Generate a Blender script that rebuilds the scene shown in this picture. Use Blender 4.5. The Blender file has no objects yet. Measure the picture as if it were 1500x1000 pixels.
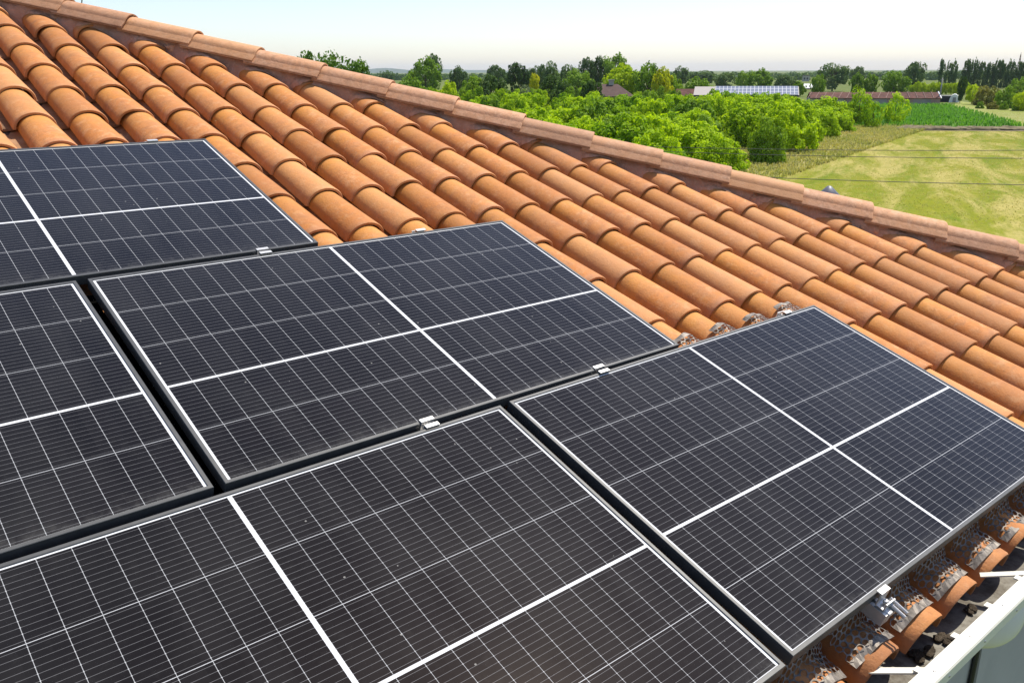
import bpy, math, random
import numpy as np
from mathutils import Matrix, Vector
R = math.radians
scene = bpy.context.scene
# ------------------------------------------------------------------ camera
F_PX, YAW, PIT, ROL = 1255.0249, -0.70161308, 0.30499217, -0.00529354
CAM = np.array([-0.70469385, -2.98361738, 0.63789918])
PITCH = 0.31422431                       # roof pitch
_cy, _sy, _cp, _sp = math.cos(YAW), math.sin(YAW), math.cos(PIT), math.sin(PIT)
FW = np.array([-_sy*_cp, _cy*_cp, -_sp]); _r = np.array([_cy, _sy, 0.0]); _u = np.cross(_r, FW)
RT = math.cos(ROL)*_r + math.sin(ROL)*_u; UP = -math.sin(ROL)*_r + math.cos(ROL)*_u
cam = bpy.data.cameras.new('camera'); co = bpy.data.objects.new('camera', cam)
scene.collection.objects.link(co)
cam.sensor_width = 36; cam.lens = F_PX/1500*36; cam.clip_start = 0.05; cam.clip_end = 30000
m = Matrix.Identity(4)
for i in range(3):
    m[i][0], m[i][1], m[i][2], m[i][3] = RT[i], UP[i], -FW[i], CAM[i]
co.matrix_world = m
scene.camera = co
# ------------------------------------------------------------------ world and sun
SUN_EL, SUN_AZ = R(63), R(2)            # azimuth measured from +X towards +Y
w = bpy.data.worlds.new('World'); scene.world = w; w.use_nodes = True
nt = w.node_tree
sky = nt.nodes.new('ShaderNodeTexSky'); sky.sky_type = 'NISHITA'; sky.sun_disc = False
sky.sun_elevation = SUN_EL; sky.sun_rotation = math.pi/2 - SUN_AZ
sky.air_density = 0.9; sky.dust_density = 0.7; sky.ozone_density = 1.5; sky.altitude = 20
bg = nt.nodes['Background']; bg.inputs[1].default_value = 0.132
tint = nt.nodes.new('ShaderNodeMix'); tint.data_type = 'RGBA'; tint.blend_type = 'MULTIPLY'; tint.inputs[0].default_value = 1
tint.inputs[7].default_value = (1.02, .985, 1.02, 1)
nt.links.new(sky.outputs[0], tint.inputs[6]); nt.links.new(tint.outputs[2], bg.inputs[0])
sl = bpy.data.lights.new('sun', 'SUN'); sl.energy = 4.6; sl.angle = R(0.5); sl.color = (1, .94, .83)
so = bpy.data.objects.new('sun', sl); scene.collection.objects.link(so)
sd = Vector((math.cos(SUN_EL)*math.cos(SUN_AZ), math.cos(SUN_EL)*math.sin(SUN_AZ), math.sin(SUN_EL)))
so.rotation_euler = sd.to_track_quat('Z', 'Y').to_euler(); so.location = (20, 10, 30)
vs = scene.view_settings
vs.view_transform = 'Standard'; vs.look = 'None'; vs.exposure = 0.5; vs.gamma = 1; vs.use_curve_mapping = False
scene.cycles.max_bounces = 8; scene.cycles.transparent_max_bounces = 8; scene.cycles.volume_bounces = 0

rng = np.random.default_rng(7); random.seed(7)
GZ = -5.862                               # ground level
cosP, sinP = math.cos(PITCH), math.sin(PITCH)
RM = Matrix(((1,0,0,0),(0,cosP,-sinP,0),(0,sinP,cosP,0),(0,0,0,1)))   # (u, upslope t, normal w) -> world
def roof(u, t, w=0.0): return np.array([u, t*cosP - w*sinP, t*sinP + w*cosP])
def ray(x, y): return FW + RT*(x-750)/F_PX - UP*(y-500)/F_PX
def at(x, y, d):
    """point at horizontal distance d in the direction of photo pixel x, y; and metres per pixel there"""
    r = ray(x, y); s = d/math.hypot(r[0], r[1]); return CAM + r*s, s/F_PX
def gnd(x, y, z=GZ):
    r = ray(x, y); return CAM + r*(z-CAM[2])/r[2]
def pix(p):
    d = np.asarray(p) - CAM; z = d@FW; return 750+F_PX*(d@RT)/z, 500-F_PX*(d@UP)/z, z
# ------------------------------------------------------------------ helpers
C = scene.collection
def mesh(name, v, f, mats=(), smooth=False, uv=None, midx=None):
    me = bpy.data.meshes.new(name)
    me.from_pydata([tuple(map(float, p)) for p in v], [], [tuple(int(i) for i in q) for q in f])
    for mt in mats: me.materials.append(mt)
    if smooth: me.polygons.foreach_set('use_smooth', [True]*len(me.polygons))
    if midx is not None: me.polygons.foreach_set('material_index', midx)
    me.update(); return me
def wm(o):
    b = o.matrix_basis.copy()
    return wm(o.parent) @ o.matrix_parent_inverse @ b if o.parent else b
def obj(name, me, parent=None, M=None, world=False):
    o = bpy.data.objects.new(name, me); C.objects.link(o)
    if parent: o.parent = parent
    if world and parent: o.matrix_parent_inverse = wm(parent).inverted()
    if M is not None: o.matrix_basis = M
    return o
def tag(o, label=None, cat=None, group=None, kind=None):
    if label: o['label'] = label
    if cat: o['category'] = cat
    if group: o['group'] = group
    if kind: o['kind'] = kind
    return o
def empty(name, M, label, cat, group=None):
    o = bpy.data.objects.new(name, None); C.objects.link(o); o.empty_display_size = .1
    o.matrix_basis = M if isinstance(M, Matrix) else Matrix.Translation(M)
    return tag(o, label, cat, group)
class MB:
    def __init__(s): s.v=[]; s.f=[]; s.m=[]
    def add(s, v, f, mi=0):
        n=len(s.v); s.v += [tuple(p) for p in v]; s.f += [tuple(i+n for i in q) for q in f]; s.m += [mi]*len(f)
    def box(s, a, b, M=None, mi=0, bev=0.0):
        x0,y0,z0=a; x1,y1,z1=b
        if bev:
            e=bev; V=[]
            for (z,k) in ((z0,e),(z0+e,0),(z1-e,0),(z1,e)):
                V += [(x0+k,y0+k,z),(x1-k,y0+k,z),(x1-k,y1-k,z),(x0+k,y1-k,z)]
            Fc=[(3,2,1,0),(12,13,14,15)]
            for L in range(3):
                for i in range(4): j=(i+1)%4; Fc.append((L*4+i,L*4+j,L*4+4+j,L*4+4+i))
        else:
            V=[(x0,y0,z0),(x1,y0,z0),(x1,y1,z0),(x0,y1,z0),(x0,y0,z1),(x1,y0,z1),(x1,y1,z1),(x0,y1,z1)]
            Fc=[(3,2,1,0),(4,5,6,7),(0,1,5,4),(1,2,6,5),(2,3,7,6),(3,0,4,7)]
        if M is not None: V=[M@Vector(p) for p in V]
        s.add(V,Fc,mi)
    def tube(s, pts, rad, n=10, cap=True, mi=0):
        pts=[Vector(p) for p in pts]; rings=[]
        if not hasattr(rad,'__len__'): rad=[rad]*len(pts)
        for i,p in enumerate(pts):
            d=(pts[min(i+1,len(pts)-1)]-pts[max(i-1,0)]).normalized()
            a=Vector((0,0,1)) if abs(d.z)<.95 else Vector((1,0,0))
            x=d.cross(a).normalized(); y=x.cross(d)
            rings += [p+rad[i]*(math.cos(t)*x+math.sin(t)*y) for t in [2*math.pi*k/n for k in range(n)]]
        Fc=[]
        for i in range(len(pts)-1):
            for k in range(n): j=(k+1)%n; Fc.append((i*n+k,i*n+j,(i+1)*n+j,(i+1)*n+k))
        if cap: Fc += [tuple(range(n-1,-1,-1)), tuple((len(pts)-1)*n+k for k in range(n))]
        s.add(rings,Fc,mi)
    def prism(s, prof, a, b, axis=0, mi=0):
        """closed 2-D outline swept from a to b along an axis"""
        n=len(prof); V=[]
        for q in (a,b):
            for (y,z) in prof: V.append((q,y,z) if axis==0 else (y,q,z))
        Fc=[(i,(i+1)%n,n+(i+1)%n,n+i) for i in range(n)]+[tuple(range(n-1,-1,-1)),tuple(range(n,2*n))]
        s.add(V,Fc,mi)
    def lathe(s, prof, n=24, M=None, mi=0):
        V=[]; Fc=[]
        for (r,z) in prof:
            for k in range(n): t=2*math.pi*k/n; V.append((r*math.cos(t),r*math.sin(t),z))
        for i in range(len(prof)-1):
            for k in range(n): j=(k+1)%n; Fc.append((i*n+k,i*n+j,(i+1)*n+j,(i+1)*n+k))
        if M is not None: V=[M@Vector(p) for p in V]
        s.add(V,Fc,mi)
    def mesh(s, name, mats, smooth=False): return mesh(name, s.v, s.f, mats, smooth, midx=s.m)
    def obj(s, name, mats, parent=None, smooth=False, world=False, M=None):
        if not isinstance(mats,(list,tuple)): mats=[mats]
        o = obj(name, s.mesh(name, mats, smooth), parent, M, world)
        return o
# ------------------------------------------------------------------ materials
class NT:
    def __init__(s, name):
        s.mat=bpy.data.materials.new(name); s.mat.use_nodes=True; s.t=s.mat.node_tree
        s.p=s.t.nodes['Principled BSDF']; s.out=s.t.nodes['Material Output']
    def n(s, typ, **kw):
        nd=s.t.nodes.new(typ)
        for k,v in kw.items():
            if k[0]=='i' and k[1:].isdigit(): s.set(nd.inputs[int(k[1:])], v)
            elif k.startswith('in_'): s.set(nd.inputs[k[3:].replace('_',' ')], v)
            else: setattr(nd,k,v)
        return nd
    def set(s, inp, v):
        if hasattr(v,'is_output') or isinstance(v,bpy.types.NodeSocket): s.t.links.new(v, inp)
        else: inp.default_value=v
    def math(s, op, a, b=0.0, c=0.0, clamp=False):
        nd=s.n('ShaderNodeMath', operation=op, use_clamp=clamp); s.set(nd.inputs[0],a); s.set(nd.inputs[1],b); s.set(nd.inputs[2],c); return nd.outputs[0]
    def mix(s, f, a, b, blend='MIX'):
        nd=s.n('ShaderNodeMix', data_type='RGBA', blend_type=blend)
        for k,v in ((0,f),(6,a),(7,b)):
            if isinstance(v,tuple): v=(*v,1.0) if len(v)==3 else v
            s.set(nd.inputs[k],v)
        return nd.outputs[2]
    def noise(s, vec, scale, detail=4, rough=.55, dist=0.0):
        nd=s.n('ShaderNodeTexNoise'); s.set(nd.inputs['Vector'],vec); nd.inputs['Scale'].default_value=scale
        nd.inputs['Detail'].default_value=detail; nd.inputs['Roughness'].default_value=rough; nd.inputs['Distortion'].default_value=dist; return nd.outputs['Fac']
    def ramp(s, f, a, b): 
        nd=s.n('ShaderNodeMapRange'); s.set(nd.inputs[0],f); nd.inputs[1].default_value=a; nd.inputs[2].default_value=b; return nd.outputs[0]
    def pos(s): return s.n('ShaderNodeNewGeometry').outputs['Position']
    def map(s, vec, sc=(1,1,1), rot=(0,0,0)):
        nd=s.n('ShaderNodeMapping'); s.set(nd.inputs['Vector'],vec); nd.inputs['Scale'].default_value=sc; nd.inputs['Rotation'].default_value=rot; return nd.outputs[0]
    def bump(s, h, strength=.3, dist=.01):
        nd=s.n('ShaderNodeBump'); nd.inputs['Strength'].default_value=strength; nd.inputs['Distance'].default_value=dist
        s.set(nd.inputs['Height'],h); s.set(s.p.inputs['Normal'],nd.outputs[0])
    def base(s, c, rough=.6, metal=0.0, spec=.5):
        if isinstance(c,tuple): c=(*c,1.0)
        s.set(s.p.inputs['Base Color'],c); s.set(s.p.inputs['Roughness'],rough); s.set(s.p.inputs['Metallic'],metal); s.p.inputs['Specular IOR Level'].default_value=spec
        return s.mat
def simple(name, c, rough=.6, metal=0.0, var=.25, scale=12, spec=.5, bump=0.0):
    k=NT(name); p=k.pos(); f=k.noise(p,scale,5,.6)
    col=k.mix(k.ramp(f,.3,.7), tuple(x*(1-var) for x in c), tuple(min(1,x*(1+var)) for x in c))
    if bump: k.bump(k.noise(p,scale*4,4,.6),bump,.01)
    return k.base(col,rough,metal,spec)
def terracotta(name, cols, dust=.35, stain=True):
    k=NT(name); p=k.pos()
    rnd=k.math('FRACT', k.math('ADD', k.n('ShaderNodeObjectInfo').outputs['Random'], k.n('ShaderNodeAttribute',attribute_name='rnd').outputs['Fac']))
    big=k.noise(p,7,3,.5); fine=k.noise(k.map(p,(1,1,1)),55,6,.65); mid=k.noise(p,22,5,.7,.6)
    c=k.mix(rnd, cols[0], cols[1])
    c=k.mix(k.math('MULTIPLY',k.ramp(big,.38,.66),.75), c, cols[2])
    c=k.mix(k.math('MULTIPLY',k.ramp(mid,.48,.72),dust), c, cols[3])
    c=k.mix(k.math('MULTIPLY',k.ramp(fine,.56,.78),.5), c, tuple(x*.60 for x in cols[2]))
    blot=k.noise(p,26,7,.72,.4); c=k.mix(k.math('MULTIPLY',k.ramp(blot,.48,.60),.70),c,tuple(x*.70 for x in cols[1])); blot2=k.noise(k.map(p,(1,1,1),(1,2,3)),17,7,.75,.3); c=k.mix(k.math('MULTIPLY',k.ramp(blot2,.53,.63),.55),c,cols[3])
    if stain:                             # rusty run-off where each tile emerges from under the next
        al=k.n('ShaderNodeAttribute',attribute_name='along').outputs['Fac']
        g=k.math('ADD',k.ramp(al,.16,.38),k.math('MULTIPLY',k.math('SUBTRACT',k.noise(p,14,4,.65,.5),.5),1.6),clamp=True)
        c=k.mix(k.math('MULTIPLY',g,.62),c,(.58,.25,.040))
        e=k.ramp(al,.05,.0); c=k.mix(k.math('MULTIPLY',k.math('MULTIPLY',k.math('MAXIMUM',e,0.0),k.ramp(big,.4,.6)),.5),c,(.47,.235,.145))
    rn2=k.math('FRACT',k.math('MULTIPLY',rnd,7.31)); c=k.mix(k.math('MULTIPLY',k.ramp(rn2,.40,1.0),.55),c,tuple(x*.62 for x in cols[0]))
    c=k.mix(k.math('MULTIPLY',k.ramp(k.noise(p,3.1,5,.7),.52,.70),.40),c,(.27,.12,.058)); rn3=k.math('FRACT',k.math('MULTIPLY',rnd,13.7)); c=k.mix(k.math('MULTIPLY',k.ramp(rn3,.62,1.0),.45),c,(.62,.315,.13))
    sp=k.noise(p,150,2,.5)
    c=k.mix(k.math('MULTIPLY',k.ramp(sp,.66,.74),.35), c, (.10,.05,.03))
    k.bump(k.math('ADD',fine,k.math('MULTIPLY',sp,.5)),.5,.004)
    return k.base(c,.72,0,.28)
M_TILE=terracotta('terracotta',[(.48,.184,.052),(.55,.232,.080),(.53,.186,.036),(.62,.33,.155)])
M_HIP=terracotta('pale_terracotta',[(.57,.305,.175),(.54,.28,.15),(.56,.27,.125),(.63,.39,.25)],.7,False)
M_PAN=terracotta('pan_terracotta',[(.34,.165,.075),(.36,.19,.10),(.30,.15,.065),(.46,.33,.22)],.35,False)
def mortar():
    k=NT('pink_mortar'); p=k.pos(); a=k.noise(p,5,5,.65); b=k.noise(p,40,6,.7)
    c=k.mix(k.ramp(a,.35,.65),(.43,.22,.14),(.50,.28,.19)); c=k.mix(k.math('MULTIPLY',k.ramp(b,.5,.75),.6),c,(.55,.36,.27))
    k.bump(b,.8,.015); return k.base(c,.92,0,.2)
M_MORT=mortar()
M_MORTP=simple('pale_mortar',(.54,.285,.175),.92,0,.22,45,.2,.5)
M_FRAME=simple('anodised_frame',(.07,.07,.068),.45,.25,.15,30)
M_ALU=simple('bare_aluminium',(.62,.61,.59),.38,.7,.08,40)
M_MESH=simple('galvanised_sheet',(.185,.16,.135),.58,.3,.5,60)
M_BLACK=simple('black_plastic',(.012,.012,.013),.5); M_GAPSHADE=simple('black_gap_shade',(.004,.004,.004),1.0,0,.1,12,0.0)  # the second is a near-black painted shade for the panel gaps
M_STEEL=simple('steel_bolt',(.40,.39,.38),.38,.8,.1,60)
def glass():
    k=NT('solar_cells'); uv=k.n('ShaderNodeUVMap').outputs[0]
    s=k.n('ShaderNodeSeparateXYZ'); k.set(s.inputs[0],uv); x,y=s.outputs[0],s.outputs[1]   # metres: x along, y down
    W,H=1.754,1.096; mx,gap,my=.0192,.0110,.0158
    half=(W-2*mx-gap)/2; cw=half/12; ch=(H-my-.0135-.008)/5
    xm=k.math('ABSOLUTE',k.math('SUBTRACT',x,W/2))              # distance from the middle
    xc=k.math('SUBTRACT',xm,gap/2)                               # 0..half
    # thick row line after the third row
    t3=my+3*ch
    ys=k.math('SUBTRACT',y,my)
    yc=k.math('SUBTRACT',ys,k.math('MULTIPLY',k.math('GREATER_THAN',y,t3+.004),.008))
    def per(v,size,wid):
        f=k.math('FRACT',k.math('DIVIDE',v,size)); d=k.math('MULTIPLY',k.math('MINIMUM',f,k.math('SUBTRACT',1.0,f)),size)
        return k.math('LESS_THAN',d,wid/2)
    white=k.math('MULTIPLY',per(xc,cw,.0012),.52)
    def mx_(a,b): return k.math('MAXIMUM',a,b)
    white=mx_(white,k.math('MULTIPLY',per(yc,ch,.0016),.7))
    white=mx_(white,k.math('LESS_THAN',xc,0.0)); white=mx_(white,k.math('GREATER_THAN',xc,half))
    white=mx_(white,k.math('LESS_THAN',ys,0.0)); white=mx_(white,k.math('GREATER_THAN',y,H-.0135))
    white=mx_(white,k.math('LESS_THAN',k.math('ABSOLUTE',k.math('SUBTRACT',y,t3+.004)),.004))
    bus=per(k.math('ADD',yc,ch/24),ch/12,.0009)
    # solder pads where a busbar meets a cell gap
    pad=k.math('MULTIPLY',k.math('MULTIPLY',per(k.math('ADD',yc,ch/24),ch/12,.0022),.6),per(xc,cw,.0024))
    white=mx_(white,pad)
    p3=k.n('ShaderNodeCombineXYZ'); k.set(p3.inputs[0],k.math('FLOOR',k.math('DIVIDE',x,cw))); k.set(p3.inputs[1],k.math('FLOOR',k.math('DIVIDE',yc,ch)))
    wn=k.n('ShaderNodeTexWhiteNoise',noise_dimensions='2D'); k.set(wn.inputs[0],p3.outputs[0])
    cell=k.mix(wn.outputs[0],(.0058,.0050,.0052),(.0088,.0078,.0080))
    oi=k.n('ShaderNodeObjectInfo').outputs['Random']
    p=k.pos()
    c=k.mix(k.math('MULTIPLY',bus,.30),cell,(.42,.42,.43))
    c=k.mix(white,c,(.64,.65,.66))
    dustn=k.noise(p,2.2,6,.62); dustf=k.noise(p,38,5,.7)
    # dust gathers along the lower edge of each module
    edge=k.ramp(y,H-.10,H-.012); edge=k.math('MULTIPLY',k.math('POWER',k.math('MAXIMUM',edge,0.0),3.0),k.ramp(dustf,.35,.75))
    dust=k.math('ADD',k.math('MULTIPLY',k.ramp(dustn,.40,.75),.020),k.math('MULTIPLY',k.ramp(dustf,.55,.85),.018))
    vor=k.n('ShaderNodeTexVoronoi',feature='F1'); k.set(vor.inputs['Vector'],p); vor.inputs['Scale'].default_value=1.7
    spot=k.math('LESS_THAN',k.math('ADD',vor.outputs['Distance'],k.math('MULTIPLY',k.noise(p,60,4,.8),.03)),.033)
    vor2=k.n('ShaderNodeTexVoronoi',feature='F1'); k.set(vor2.inputs['Vector'],p); vor2.inputs['Scale'].default_value=13.0
    spot2=k.math('LESS_THAN',vor2.outputs['Distance'],.035)
    dust=k.math('ADD',dust,k.math('MULTIPLY',spot,.26)); dust=k.math('ADD',dust,k.math('MULTIPLY',spot2,.38)); dust=k.math('ADD',dust,k.math('MULTIPLY',edge,.10))
    c=k.mix(k.math('MINIMUM',dust,1.0),c,(.50,.49,.45))
    m=k.base(c,k.math('ADD',.05,k.math('MULTIPLY',dustn,.05)),0,.24); k.p.inputs['Specular Tint'].default_value=(1,.82,.67,1)
    return m
M_GLASS=glass()
M_CREAM=simple('cream_paint',(.70,.67,.57),.45,0,.06,9)
def gutter_inside():
    k=NT('dirty_gutter'); p=k.pos(); a=k.noise(p,9,6,.7); b=k.noise(p,45,5,.7)
    c=k.mix(k.ramp(a,.40,.62),(.25,.235,.20),(.11,.095,.075)); c=k.mix(k.math('MULTIPLY',k.ramp(b,.52,.7),.7),c,(.09,.075,.055))
    return k.base(c,.85,0,.2)
M_GUT=gutter_inside()
M_WALL=simple('grey_plaster',(.395,.38,.365),.9,0,.06,3,.2,.15)
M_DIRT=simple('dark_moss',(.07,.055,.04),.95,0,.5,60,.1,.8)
M_SLATE=simple('grey_cowl',(.14,.15,.175),.5,.2,.2,20)
def leafmat(name, a, b, trans=.35, scale=.6):
    k=NT(name); p=k.pos(); r=k.n('ShaderNodeObjectInfo').outputs['Random']
    f=k.math('ADD',k.math('MULTIPLY',k.noise(p,scale,3,.6),.75),k.math('MULTIPLY',r,.4)); f2=k.noise(p,scale*9,2,.5)
    c=k.mix(k.ramp(f,.3,.85),a,b); c=k.mix(k.math('MULTIPLY',k.ramp(f2,.45,.75),.45),c,tuple(min(1,x*1.5) for x in b))
    k.base(c,.6,0,.10)
    tr=k.n('ShaderNodeBsdfTranslucent'); k.set(tr.inputs[0],k.mix(1.0,c,(1.25,1.2,.55),'MULTIPLY'))
    mx=k.n('ShaderNodeMixShader'); mx.inputs[0].default_value=trans
    k.t.links.new(k.p.outputs[0],mx.inputs[1]); k.t.links.new(tr.outputs[0],mx.inputs[2]); k.t.links.new(mx.outputs[0],k.out.inputs[0])
    return k.mat
L_LIME=leafmat('lime_foliage',(.13,.27,.006),(.40,.55,.012),.45)
L_MID=leafmat('green_foliage',(.115,.22,.014),(.23,.36,.024))
L_DARK=leafmat('dark_foliage',(.036,.078,.018),(.085,.15,.028),.32)
L_BLUE=leafmat('blue_green_foliage',(.065,.125,.042),(.12,.19,.058),.32)
L_YEL=leafmat('yellow_foliage',(.30,.40,.010),(.62,.56,.018),.45)
L_WILL=leafmat('willow_foliage',(.10,.15,.07),(.17,.22,.11),.3)
L_GOLD=leafmat('golden_foliage',(.16,.17,.03),(.26,.25,.05),.35)
L_CORN=leafmat('corn_foliage',(.055,.19,.015),(.12,.29,.03),.4,.15)
L_DRY=leafmat('dry_grass',(.19,.26,.04),(.52,.44,.20),.35,.22)
M_BARK=simple('bark',(.10,.075,.05),.95,0,.35,8,.1,.5)
# ================================================================== THE HOUSE
def T(*a): return Matrix.Translation(a)
house = empty('house',(0,3,GZ),'house with a terracotta barrel tiled hip roof carrying the black solar panels, in the foreground','house')
HI = T(0,-3,-GZ)                          # world -> house local
U0, DU, T0, DT = 1.996, .24145, .331, .379
HIPB, HIPM = 4.583, -1.186                # hip cap near edge: t = HIPB + HIPM*u  at w = -.06
def hip_u(t): return (t-HIPB)/HIPM
def hip_t(u): return HIPB+HIPM*u
WC = -.11                                 # crest of a tile nose
def tile_geo(tcut=None, L=.455, seed=0):
    """barrel cover tile: nose at t=0, running upslope; u centred; tcut(u)-> greatest t"""
    rg=random.Random(seed); nS,nA=6,16; V=[]; Fc=[]
    # s stations; first two make the rounded nose
    S=[0,.006,.03,.15,.30,L]
    for side in (0,1):
        for s in S:
            a=.100-.020*s/L; r=.086-.012*s/L; wc=WC-.048*s
            if side: a-=.0135; r-=.0135; wc-=.0135
            if s==0 and not side: a-=.003; r-=.003; wc-=.003
            for i in range(nA+1):
                th=math.pi*i/nA; cu=-math.cos(th); su=math.sin(th)**.92
                u=a*cu; wv=wc-r+r*su
                t=s
                V.append([u,t,wv])
    n=nA+1; off=len(S)*n
    for k in range(len(S)-1):
        for i in range(nA):
            q=(k*n+i,k*n+i+1,(k+1)*n+i+1,(k+1)*n+i); Fc.append(q)
            Fc.append(tuple(off+x for x in reversed(q)))
    for i in range(nA):
        Fc.append((i,off+i,off+i+1,i+1)); b=(len(S)-1)*n; Fc.append((b+i,b+i+1,off+b+i+1,off+b+i))
    for k in range(len(S)-1):
        Fc.append((k*n,(k+1)*n,off+(k+1)*n,off+k*n)); Fc.append((k*n+nA,off+k*n+nA,off+(k+1)*n+nA,(k+1)*n+nA))
    if tcut:
        for p in V: p[1]=min(p[1],tcut(p[0]))
    return V,Fc
def tile_mesh(geo,seed=0):
    V,Fc=geo; me=mesh('roof_tile',V,Fc,[M_TILE],True); me.set_sharp_from_angle(angle=R(38))
    a=me.attributes.new('along','FLOAT','POINT'); a.data.foreach_set('value',[p[1] for p in V]); return me
tile_meshes=[tile_mesh(tile_geo(seed=i)) for i in range(2)]
panels=[(.0013,-.0004,-.00434,.0),(-1.7878,-.0011,.00136,-.001),(.9055,-1.1169,.00116,-.002),(-.8897,-1.1257,.00112,.0),(-.9028,1.121,-.00113,.001)]
PW,PH=1.754,1.096
def covered(u,t):
    return any(a-.02<u<a+PW+.02 and b-PH-.02<t<b+.02 for a,b,_,_ in panels)
cand=[]
for c in range(-20,19):
    u=U0+DU*c
    for j in range(-16,8):
        t=T0-DT*j
        top=hip_t(u)+.13
        if t>top-.03: continue
        x,y,z=pix(roof(u,t+.15,WC)); 
        vis = z>.3 and -60<x<1560 and -60<y<1060 and not (covered(u,t+.10) and covered(u,t+.35))
        area = 1/z**2 if z>.3 else 0
        cand.append((vis*area,u,t,top))
cand.sort(key=lambda q:-q[0])
def jitter(): 
    return T(rng.normal(0,.0025),rng.normal(0,.004),rng.normal(0,.0012)) @ Matrix.Rotation(rng.normal(0,.012),4,'Z') @ Matrix.Rotation(rng.normal(0,.012),4,'Y')
restV,restF,restR,restA=[],[],[],[]
mort_tops=[]
for idx,(sc,u,t,top) in enumerate(cand):
    L=top-t; cut=None
    if L<.455+.12:
        cut=lambda x,u=u,t=t: max(.012,hip_t(u+x)+.13-t)
    M=RM@T(u,t,0)@jitter()
    if idx<100:
        me=tile_meshes[idx%2] if not cut else tile_mesh(tile_geo(cut))
        o=obj('roof_tile',me,house,HI@M)
    else:
        V,Fc=tile_geo(cut); n=len(restV)
        restV += [M@Vector(p) for p in V]; restF += [tuple(i+n for i in q) for q in Fc]; restR += [random.random()]*len(V); restA += [p[1] for p in V]
    if L<.42 and sc>0: mort_tops.append((u,t,L))
me=mesh('roof_tile',restV,restF,[M_TILE],True)
at_=me.attributes.new('rnd','FLOAT','POINT'); at_.data.foreach_set('value',restR); me.set_sharp_from_angle(angle=R(38)); at_=me.attributes.new('along','FLOAT','POINT'); at_.data.foreach_set('value',restA)
o=obj('roof_tile',me,house,HI); tag(o,kind='stuff')
# channel (pan) tiles between the covers
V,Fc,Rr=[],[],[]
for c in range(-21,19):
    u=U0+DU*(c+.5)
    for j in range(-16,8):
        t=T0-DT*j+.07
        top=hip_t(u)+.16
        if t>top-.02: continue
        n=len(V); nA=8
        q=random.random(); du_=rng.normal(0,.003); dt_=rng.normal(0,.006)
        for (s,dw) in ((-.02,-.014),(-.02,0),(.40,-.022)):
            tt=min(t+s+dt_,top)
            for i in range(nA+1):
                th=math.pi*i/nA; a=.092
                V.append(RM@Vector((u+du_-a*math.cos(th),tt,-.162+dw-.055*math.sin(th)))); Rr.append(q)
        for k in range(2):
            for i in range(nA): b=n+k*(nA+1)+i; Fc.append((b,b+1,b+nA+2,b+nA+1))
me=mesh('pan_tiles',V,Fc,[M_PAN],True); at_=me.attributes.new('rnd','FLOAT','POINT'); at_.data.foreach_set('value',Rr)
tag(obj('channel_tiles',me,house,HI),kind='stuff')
# roof deck under the tiles, both faces (thin slabs)
pitch2=.3665                              # drop per metre of the far face, falling towards +X
def hipP(u,w=-.06): return roof(u,hip_t(u),w)
M_DECK=simple('roof_deck',(.10,.07,.05),.95)
mb=MB()
ue=hip_u(-2.27)
topu=-4.0
A=[roof(-6,-2.27,-.235),roof(ue,-2.27,-.235),roof(topu,hip_t(topu),-.235),roof(-6,hip_t(topu),-.235)]
B=[p-np.array([0,0,.05]) for p in A]
mb.add(A+B,[(0,1,2,3),(7,6,5,4),(0,4,5,1),(1,5,6,2),(2,6,7,3),(3,7,4,0)])
mb.obj('roof_deck',M_DECK,house,M=HI)
# far roof face: low barrel ridges running down towards +X
V,Fc=[],[]
ys=np.arange(roof(ue,-2.3)[1],hipP(topu)[1],.0403); x_end=hipP(ue)[0]+.15
for k,y in enumerate(ys):
    ph=(k%6)/6; hgt=.075*abs(math.sin(math.pi*ph))
    uh=None
    # x on the hip for this y
    u=( y - roof(0,HIPB,-.06)[1])/(HIPM*cosP); hp=hipP(u)
    zf=lambda x: hp[2]-.10-pitch2*(x-hp[0])+hgt
    V += [(hp[0]+.05,y,zf(hp[0]+.05)),(max(x_end,hp[0]+.06),y,zf(max(x_end,hp[0]+.06)))]
    if k: b=2*k; Fc.append((b-2,b-1,b+1,b))
obj('far_roof_slope',mesh('far_roof_slope',V,Fc,[M_TILE],False),house,HI)
# hip line: caps and mortar
hd=Vector((1,HIPM*cosP,HIPM*sinP)).normalized()
hn=hd.cross(Vector((0,0,1))).normalized()
if hn.dot(Vector((1,1,0)))<0: hn=-hn      # away from the camera
hm=hn.cross(hd).normalized()
if hm.z<0: hm=-hm
def hipframe(u):
    p=Vector(hipP(u)); M=Matrix.Identity(4)
    for i in range(3): M[i][0],M[i][1],M[i][2],M[i][3]=hd[i],hn[i],hm[i],p[i]
    return M
prof=[(-.012,-.022),(-.009,-.015),(.024,.012)]
for i in range(15):
    th=math.pi*(.075+.85*i/14); prof.append((.114-.090*math.cos(th),.002+.062*math.sin(th)))
prof += [(.196,.024),(.218,.004),(.224,0.0)]
uh0,uhd=1.166,.2838
hipcap_len=uhd/hd.x
def cap_geo(L,k):
    V,Fc=[],[]; S=[0,.006,.02,L*.5,L]; n=len(prof)
    for side in (0,1):
        for s in S:
            sc=1.0-.10*(1-s/L)           # narrower upslope, s grows downhill to the nose
            sc=1.0-.085*(s/L)
            lift=.020*(1-s/L)-.010
            for (a,b) in prof:
                aa=.114+(a-.114)*(sc if not side else sc*.95); bb=(b if not side else b-.010)
                if s==0 and not side: aa=.112+(aa-.112)*.975; bb*=.97
                V.append((-s,aa,bb+lift))
    off=len(S)*n
    for q in range(len(S)-1):
        for i in range(n-1):
            f=(q*n+i,(q+1)*n+i,(q+1)*n+i+1,q*n+i+1); Fc.append(f); Fc.append(tuple(off+x for x in reversed(f)))
    for i in range(n-1): Fc.append((i,i+1,off+i+1,off+i))
    return V,Fc
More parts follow.
